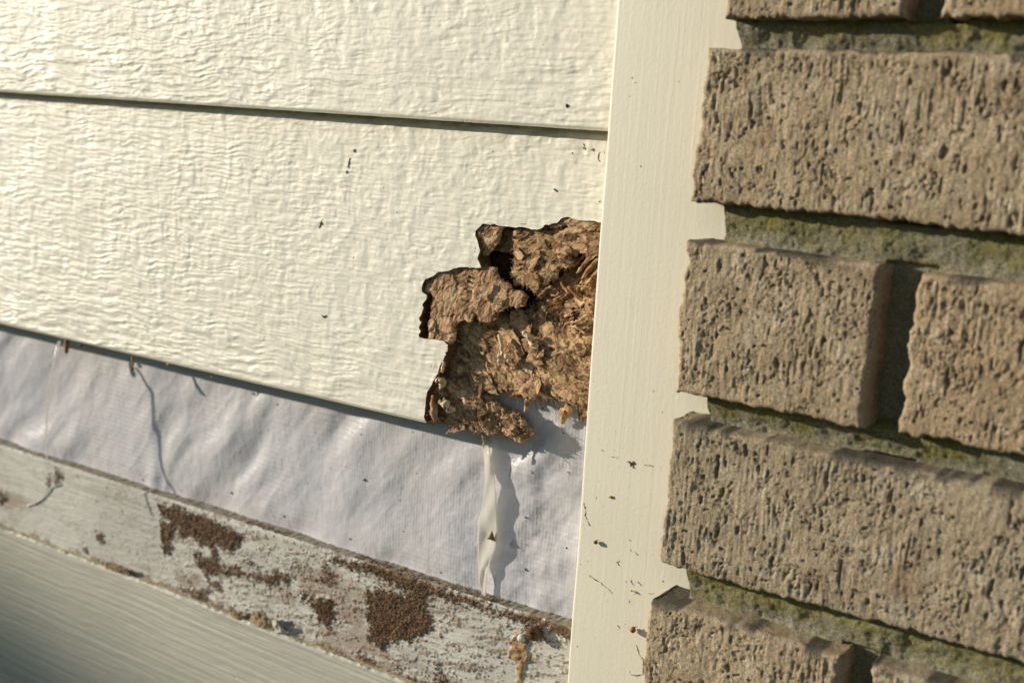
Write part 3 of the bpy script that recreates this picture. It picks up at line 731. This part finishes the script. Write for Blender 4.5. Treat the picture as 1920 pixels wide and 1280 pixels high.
# ------------------------------------------------------------------ lowest board
BY = 7.5
def low_y(X, Z):
    wz = Z+X*.02+1.3*fbm(X/75, Z/30, 2, 501)
    per = 1-np.abs(fbm(X/140, wz/2.1, 2, 503))*2
    e = sst(1.6, 0, LZ_bot+4.6-Z)
    return BY-.19*per-.05*np.sin(wz*2.1+fbm(X/30, Z/10, 2, 505)*3)-.08*fbm(X/9, Z/2, 2, 509)+e*.8*(1+fbm(X/3, Z, 2, 511))
me = sheet(axis((XL, -690, 4.), (-690, XT+4, .7)), axis((-420, -375, 3.), (-375, LZ_bot+4.6, .6)), low_y, th=8.)
low = link('siding_board', me, [M_low, M_edge])
tag(low, 'smooth cream board with fine wavy grain lines, lowest at the bottom left', 'siding board')

# ------------------------------------------------------------------ corner trim
TY = -6.
tx0 = at(1155, 0, TY)[0]; tx1 = tx0+95
def ring_profile():
    w_, d_, r_ = tx1-tx0, 19., 1.6; pts = []
    for (cx, cy, a0) in ((tx0+r_, TY+r_, 180), (tx1-r_, TY+r_, 270)):
        for k in range(6):
            a = math.radians(a0+k*18); pts.append((cx+r_*math.cos(a), cy+r_*math.sin(a)))
    return [(tx0, TY+d_)]+pts+[(tx1, TY+d_)]
pr = ring_profile(); zs = axis((-420, 140, 1.5)); V = []; Fc = []
for z in zs:
    for i, (x, y) in enumerate(pr):
        wv = .25*float(vn(np.array(z/40.), np.array(.3), 601)) if i < 7 else 0
        V.append((x+wv, y, z))
n = len(pr)
for i in range(len(zs)-1):
    for k in range(n): Fc.append((i*n+k, (i+1)*n+k, (i+1)*n+(k+1) % n, i*n+(k+1) % n)[::-1])
Fc.append(tuple(range(n))); Fc.append(tuple((len(zs)-1)*n+k for k in range(n))[::-1])
trim = link('corner_trim_board', pyd(V, Fc), M_trim)
tag(trim, 'flat upright cream trim board with brushed vertical grain, between siding and brick', 'trim board')
es = None

# ------------------------------------------------------------------ brick wall
FY = -26.; MY = -11.
bw = bpy.data.objects.new('brick_wall', None); C.objects.link(bw); bw.location = ((-196)*.001+OFF[0], 0, -.3+OFF[2]); bpy.context.view_layer.update()
tag(bw, 'rough tan brick wall with recessed mossy mortar, right of the cream trim', 'brick wall')
def brick(x0, x1, z0, z1, s, mat, depth=34., res=.5, fy=FY):
    us = axis((x0-depth, x0-3, 1.5), (x0-3, min(x1, -60), res)) if x1 > -60 else axis((x0-depth, x0-3, 1.5), (x0-3, x1+3, res), (x1+3, x1+depth, 1.5))
    if x1 > -60: us = np.concatenate([us, axis((-60+res, x1+3, 1.2), (x1+3, x1+depth, 2.5))])
    ws = axis((z0-depth, z0-3, 2.), (z0-3, z1+3, res), (z1+3, z1+depth, 2.))
    U, W = np.meshgrid(us, ws, indexing='ij')
    # chipped outline
    ex0 = x0+1.2*fbm(W/6, W*0, 3, s+1, .6)+.8*fbm(W/22, W*0, 1, s+2); ex1 = x1+.6*fbm(W/7, W*0, 3, s+3, .6)
    ez0 = z0+.8*fbm(U/4, U*0, 3, s+5, .7)+.5*fbm(U/40, U*0, 1, s+8); ez1 = z1+.3*fbm(U/7, U*0, 2, s+7, .5)+.5*fbm(U/50, U*0, 1, s+9)
    X = np.clip(U, ex0, ex1); Z = np.clip(W, ez0, ez1)
    ov = np.maximum.reduce([ex0-U, U-ex1, ez0-W, W-ez1, 0*U])
    dx = np.minimum(U-ex0, ex1-U); dz = np.minimum(W-ez0, ez1-W); de = np.minimum(dx, dz); de = np.clip(de, 0, 50)
    wx = X+.9*fbm(X/8, Z/20, 2, s+11)
    g1 = fbm(wx/1.7, Z/15., 2, s+13, .6); g2 = 1-2*np.abs(fbm(wx/4.2, Z/26., 2, s+17))
    lumps = fbm(X/3.2, Z/3.6, 3, s+19, .6); big = fbm(X/15, Z/12, 2, s+23)
    mask = sst(-.35, .35, fbm(X/13, Z/10, 2, s+29))              # combed in places, knobbly in others
    fine = fbm(X/1.2, Z/1.5, 2, s+31)
    hair = fbm(wx/.75, Z/9., 2, s+33); rag_ = fbm(X/1.9, Z/2.3, 3, s+35, .65)
    hair2 = fbm(wx/.55, Z/14., 2, s+34)
    crk = -.8*sst(.15, 0, np.abs(fbm(wx/2.6, Z/(4+7*mask), 3, s+36, .6)))*sst(-.1, .3, fbm(X/7, Z/6, 2, s+38))
    env = .45+.55*sst(-.2, .5, fbm(X/20, Z/14, 2, s+39))
    h = (.13*g1+.08*g2+.26*hair+.20*hair2)*(.15+.85*mask)*env+.13*lumps*(1.1-.6*mask)+.24*rag_*env+.32*big+.15*fine+crk
    pn = fbm(wx/1.3, Z/5.2, 2, s+37); pit = .8*sst(.84, 1.0, pn)*sst(.5, 2.5, de)
    pn2 = fbm(X/1.6, Z/1.7, 2, s+41); pit = np.maximum(pit, sst(.95, 1.05, pn2)*sst(.5, 2.5, de))
    h = h-pit*1.1
    rd = 1.9
    rnd = np.where(de < rd, (rd-np.sqrt(np.clip(rd*rd-(rd-de)**2, 0, None))), 0)*(1+.5*fbm(X/4, Z/4, 2, s+43))
    Y = fy-h*sst(-.2, 3.2, de)+rnd+ov
    side = (ov > 0)
    # sides stay rough too
    X = X+np.where(side & ((U < ex0) | (U > ex1)), .35*fbm(W/3, U/3, 3, s+47), 0); Z = Z+np.where(side & ((W < ez0) | (W > ez1)), .16*fbm(U/4, W/4, 2, s+49), 0)
    soot = sst(.25, .6, fbm(X/9, Z/6, 3, s+53)+.55*sst(7, 0, ez1-W)-.25)*sst(5, 0, np.minimum(ez1-W, 9))*.85
    V = np.stack([X, Y, Z], -1).reshape(-1, 3); nx, nz = X.shape
    I, J = np.meshgrid(np.arange(nx-1), np.arange(nz-1), indexing='ij'); I = I.ravel(); J = J.ravel()
    Q = np.stack([I*nz+J, (I+1)*nz+J, (I+1)*nz+J+1, I*nz+J+1], 1)
    me = quads(V, Q, None, True, {'pit': pit*(~side), 'soot': soot})
    return link('brick', me, mat, bw)
brick(-191, -128.5, 38, 91, 1001, M_brick); brick(-118.5, 74, 39, 92, 1002, M_brick2)
brick(-197, -5, -25, 28.2, 1003, M_brick); brick(6, 110, -25.5, 27.5, 1004, M_brick3)
brick(-197.5, -127.5, -94.3, -39.5, 1005, M_brick, fy=-26.5); brick(-115.5, 76, -93.5, -41, 1006, M_brick2, fy=-25.6)
brick(-197.5, -4, -159.5, -104.8, 1007, M_brick3); brick(7, 110, -159.5, -105.5, 1008, M_brick)
brick(-199, -126, -228, -174.5, 1009, M_brick, fy=-26.4); brick(-114, 78, -228, -174.5, 1010, M_brick3, fy=-25.4)
brick(-197, -4, -295, -241, 1011, M_brick2, res=.8)
brick(-197, -4, 104, 156, 1012, M_brick2, res=.8)
joints = [(33.2, 10), (-32.5, 14.5), (-99.7, 10.5), (-167, 15), (-234.5, 13), (97.5, 13)]
def mort_y(X, Z):
    y = MY-.28*fbm(X/1.3, Z/1.3, 3, 701, .6)-.5*fbm(X/6, Z/5, 2, 703)
    for zc, hgt in joints:
        t = np.clip((Z-zc)/(hgt/2), -1.3, 1.3)
        y = y-np.where((np.abs(t) < 1.29) & ~((X > -129) & (X < -112) & (np.abs(t) > .9)), 3.2+4.5*sst(-1.2, .9, t)+.8*fbm(X/25, Z/9, 2, 705), 0)     # struck: fuller under the brick above
    return y
def mort_attr(V):
    X, Y, Z = V.T; m = np.zeros(len(V))
    for zc, hgt in joints:
        t = (Z-zc)/(hgt/2); m = np.maximum(m, np.where(np.abs(t) < 1.4, sst(-.9, .5, t+.75*fbm(X/7, Z/4, 3, 711))*(.8+.4*fbm(X/2, Z/2, 2, 712)), 0))
    m = m*sst(-.55, .1, fbm(X/30, Z/30, 2, 713)+.25)
    v = ((X > -130) & (X < -113)); m = np.where(v & (m < .05), .25, m)
    return {'moss': np.clip(m, 0, 1)}
mx0 = -188.
outl = [(mx0, -300)]
for z in np.arange(-300, 150, 3.): outl.append((mx0+1.2*float(fbm(np.array(z/9), np.array(0.), 2, 721)), z))
outl += [(mx0, 150), (100, 150), (100, -300)]
me = sheet(axis((mx0-3, -60, .55), (-60, 100, 2.)), axis((-300, -182, 1.2), (-182, 50, .55), (50, 150, 1.5)), mort_y, outer=outl, th=4.6, attrf=mort_attr, rimmat=0)
link('mortar', me, M_mortar, bw)

# ------------------------------------------------------------------ small things
def blob(name, px, py, y, r, mat, label, cat, squash=(1, 1, 1), s=0, group=None):
    x, z = at(px, py, y); me = crumbs(np.array([[x, y, z]]), [r]); o = link(name, me, mat)
    o.data.polygons.foreach_set('use_smooth', [True]*len(o.data.polygons)); tag(o, label, cat, group); return o
def seed(name, px, py, y, r, mat, label, cat):
    """a husk: pear-shaped shell with a stalk"""
    x, z = at(px, py, y)
    e = bpy.data.objects.new(name, None); C.objects.link(e); e.location = (x*.001+OFF[0], y*.001, z*.001+OFF[2]); bpy.context.view_layer.update()
    lathe((x, y, z), (.35, -.4, .8), [(r*.2, -r*1.1), (r*.75, -r*.7), (r, -.1*r), (r*.85, r*.5), (r*.35, r*1.0), (.05, r*1.15)], mat, 'shell', e, 12, r*.07)
    link('stalk', tubes([(np.array([(x, y, z+r*.8), (x+r*.7, y+.2, z+r*1.1), (x+r*1.2, y+.6, z+r*1.3)]), np.array([.18, .14, .1])*r)], 5), mat, e)
    return tag(e, label, cat)
seed('seed_husk', 1187, 1180, TY-1.6, 1.25, M_husk, 'red-brown seed husk stuck to the trim beside the lowest corner brick, larger of the two', 'seed husk')
seed('seed_husk', 1117, 1016, TY-1.2, .85, M_husk, 'small red-brown seed husk stuck near the left edge of the trim', 'seed husk')
def speck(name, px, py, y, pts, r, mat, label, cat):
    S = []
    for ln in pts:
        P = []
        for a, b in ln:
            q = at(px+a, py+b, y); P.append((q[0], y-.12, q[1]))
        P = np.array(P); u = np.arange(len(P)); t = np.linspace(0, len(P)-1, max(len(P), int(2*np.abs(np.diff(P, axis=0)).sum())+2)); P = np.stack([np.interp(t, u, P[:, q]) for q in range(3)], 1); P[:, 0] += .15*rng.randn(len(P)); P[:, 2] += .15*rng.randn(len(P)); S.append((P, r*(.25+1.1*rng.rand(len(P))**1.5)))
    o = link(name, tubes(S, 5), mat); return tag(o, label, cat)
blob('yellow_grain', 1145, 931, TY-.5, .62, M_amber, 'tiny yellow grain on the trim, upper one, level with the lowest wide brick', 'grain')
blob('yellow_grain', 1184, 1107, TY-.9, .62, M_amber, 'tiny amber grain on the trim, lower one, above the larger red-brown husk', 'grain')
speck('dead_insect', 1184, 868, TY, [[(-8,-4),(0,0),(8,2)],[(0,0),(-2,6)],[(2,1),(3,8)],[(0,0),(4,-3)]], .32, M_fib2, 'tiny brown dead insect on the trim left of the second long brick', 'insect')
T_ = lambda pts, lab: speck('dirt_trail', 0, 0, TY, pts, .12, M_black, lab, 'dirt')
T_([[(1095,943),(1097,955),(1098,966),(1100,972),(1102,979),(1106,985)]], 'short curved dark dirt trail at the trim edge above the small husk')
T_([[(1103,1078),(1110,1082),(1118,1087),(1124,1090),(1131,1096),(1141,1104),(1148,1111)]], 'thin dark dirt line slanting down the trim below the small husk')
T_([[(1193,1208),(1196,1218),(1200,1228),(1204,1234),(1206,1240),(1205,1255),(1206,1262),(1196,1266),(1184,1264)]], 'hooked dirt trail at the very bottom of the trim below the larger husk')
o = speck('dirt_specks', 0, 0, TY, [[(1145,855),(1157,858)],[(1128,842),(1131,845)],[(1207,1236),(1209,1250),(1208,1262)],[(1218,870),(1224,874)],[(1208,871),(1220,873)],[(1182,1030),(1185,1034)],[(1190,1034),(1196,1040)],
   [(1156,1052),(1162,1060)],[(1160,1050),(1158,1058)],[(1100,1050),(1101,1051)],[(1158,1172),(1163,1176)],[(1182,1086),(1188,1096)],[(1196,1090),(1204,1098)],[(1216,1111),(1226,1112)],[(1180,1124),(1181,1132)],
   [(1220,1226),(1226,1225)],[(1221,1164),(1228,1167)],[(1190,155),(1191,157)],[(1180,1012),(1183,1013)],[(1133,283),(1134,290)],[(1200,310),(1201,312)]], .11, M_black, 'fine scattered dirt specks on the face of the trim', 'dirt'); o['kind'] = 'stuff'
n = 420; X = rng.uniform(-560, XT-8, n); Z = rng.uniform(-211, -120, n); k = (rng.rand(n) < .12+.5*sst(-200, -210, Z)+.6*sst(-310, -260, X)*sst(-160, -130, Z)); X, Z = X[k], Z[k]
o = link('dirt_specks', crumbs(np.stack([X, wrap_y(X, Z)-.1, Z], 1), .1+.4*rng.rand(len(X))**3), M_black); tag(o, 'fine dark specks sprinkled over the house wrap', 'dirt', kind='stuff')
# dark flecks on the siding, each lying on the board surface
def fleck(px, py, pts, r, mat, label, board=(Z2, 9)):
    yfn = side_y(*board); S = []
    for ln in pts:
        P = []
        for a, b in ln:
            y = sy_of(px+a, py+b) if board[0] == Z2 else max(0, tilt(at(px+a, py+b, 0)[1], Z1)); q = at(px+a, py+b, y)
            y = float(yfn(np.array([q[0]]), np.array([q[1]]))[0])-.15; q = at(px+a, py+b, y); P.append((q[0], y, q[1]))
        P = np.array(P); u = np.arange(len(P)); t = np.linspace(0, len(P)-1, 9); P = np.stack([np.interp(t, u, P[:, q]) for q in range(3)], 1)+.12*rng.randn(9, 3); S.append((P, r*(.15+.95*np.sin(np.pi*np.linspace(.04, .96, 9))**.7)*(1+.3*rng.randn(9))))
    return tag(link('dirt_fleck', tubes(S, 6), mat), label, 'dirt fleck')
M_grey = m_simple('grey_fleck', (.13, .12, .09), (.30, .27, .2), .8, 900)
fleck(0, 0, [[(604,412),(601,420),(598,428)]], .55, M_grey, 'grey elongated dirt fleck in the middle of the rotted siding board')
fleck(0, 0, [[(656,296),(654,308)],[(655,300),(652,316)],[(665,280),(663,286)],[(651,320),(649,326)]], .26, M_grey, 'grey streak of dirt flecks high on the rotted siding board')
fleck(0, 0, [[(1062,196),(1064,201)]], .6, M_black, 'black dirt fleck on the upper siding board close to the trim', (Z1, 3))
fleck(0, 0, [[(1038,354),(1044,360)]], .35, M_grey, 'small grey dirt fleck on the rotted siding board above the rotted corner')
fleck(0, 0, [[(603,592),(610,595)],[(609,594),(612,592)]], .38, M_black, 'dark dirt fleck left of the rotted corner, low on the board')
fleck(0, 0, [[(1093,270),(1099,282)],[(1096,280),(1092,276)],[(1108,280),(1113,284)],[(1112,278),(1113,283)],[(1124,285),(1121,295),(1124,304)],[(1072,286),(1074,289)]], .14, M_fib2, 'brown husks caught in the lap joint next to the trim')
# moth-like crumb on the torn strip
x, z = at(921, 1003, WY-4.4); y = WY-4.3
me = pyd([(x-2.2, y, z-2.2), (x+2.4, y, z-2.4), (x+.3, y, z+2.4), (x+.2, y-1.5, z-.6)], [(0, 1, 3), (1, 2, 3), (2, 0, 3), (0, 2, 1)], False)
tag(link('bark_crumb', me, m_simple('bark', (.12, .075, .035), (.26, .17, .09), .9, 700)), 'triangular brown bark crumb lying on the torn wrap strip', 'crumb')
# loose thread hanging in front of the wrap
th = [(112,640,-1.),(108,648,-3.),(103,672,-6.),(98,700,-7.),(91,730,-8.),(88,780,-9.5),(86,830,-11.5),(88,862,-12.5),(89,895,-14.)]
P = np.array([(at(a, b, y)[0], y, at(a, b, y)[1]) for a, b, y in th])
t = np.linspace(0, len(P)-1, 60); P = np.stack([np.interp(t, range(len(P)), P[:, k]) for k in range(3)], 1)
tag(link('loose_thread', tubes([(P, np.full(60, .6)*np.linspace(1.3, .7, 60))], 8), M_strip), 'thin pale plastic thread hanging from the drip edge at the far left', 'thread')
th = [(89,898,7.),(90,910,9.5),(88,922,10.3),(80,934,10.3),(64,944,10.4),(50,948,10.4)]
P = np.array([(at(a, b, y)[0], y, at(a, b, y)[1]) for a, b, y in th])
tag(link('loose_thread', tubes([(P, np.full(len(P), .35))], 6), M_thread), 'pale curled thread end lying on the earth-caked board at the far left', 'thread')
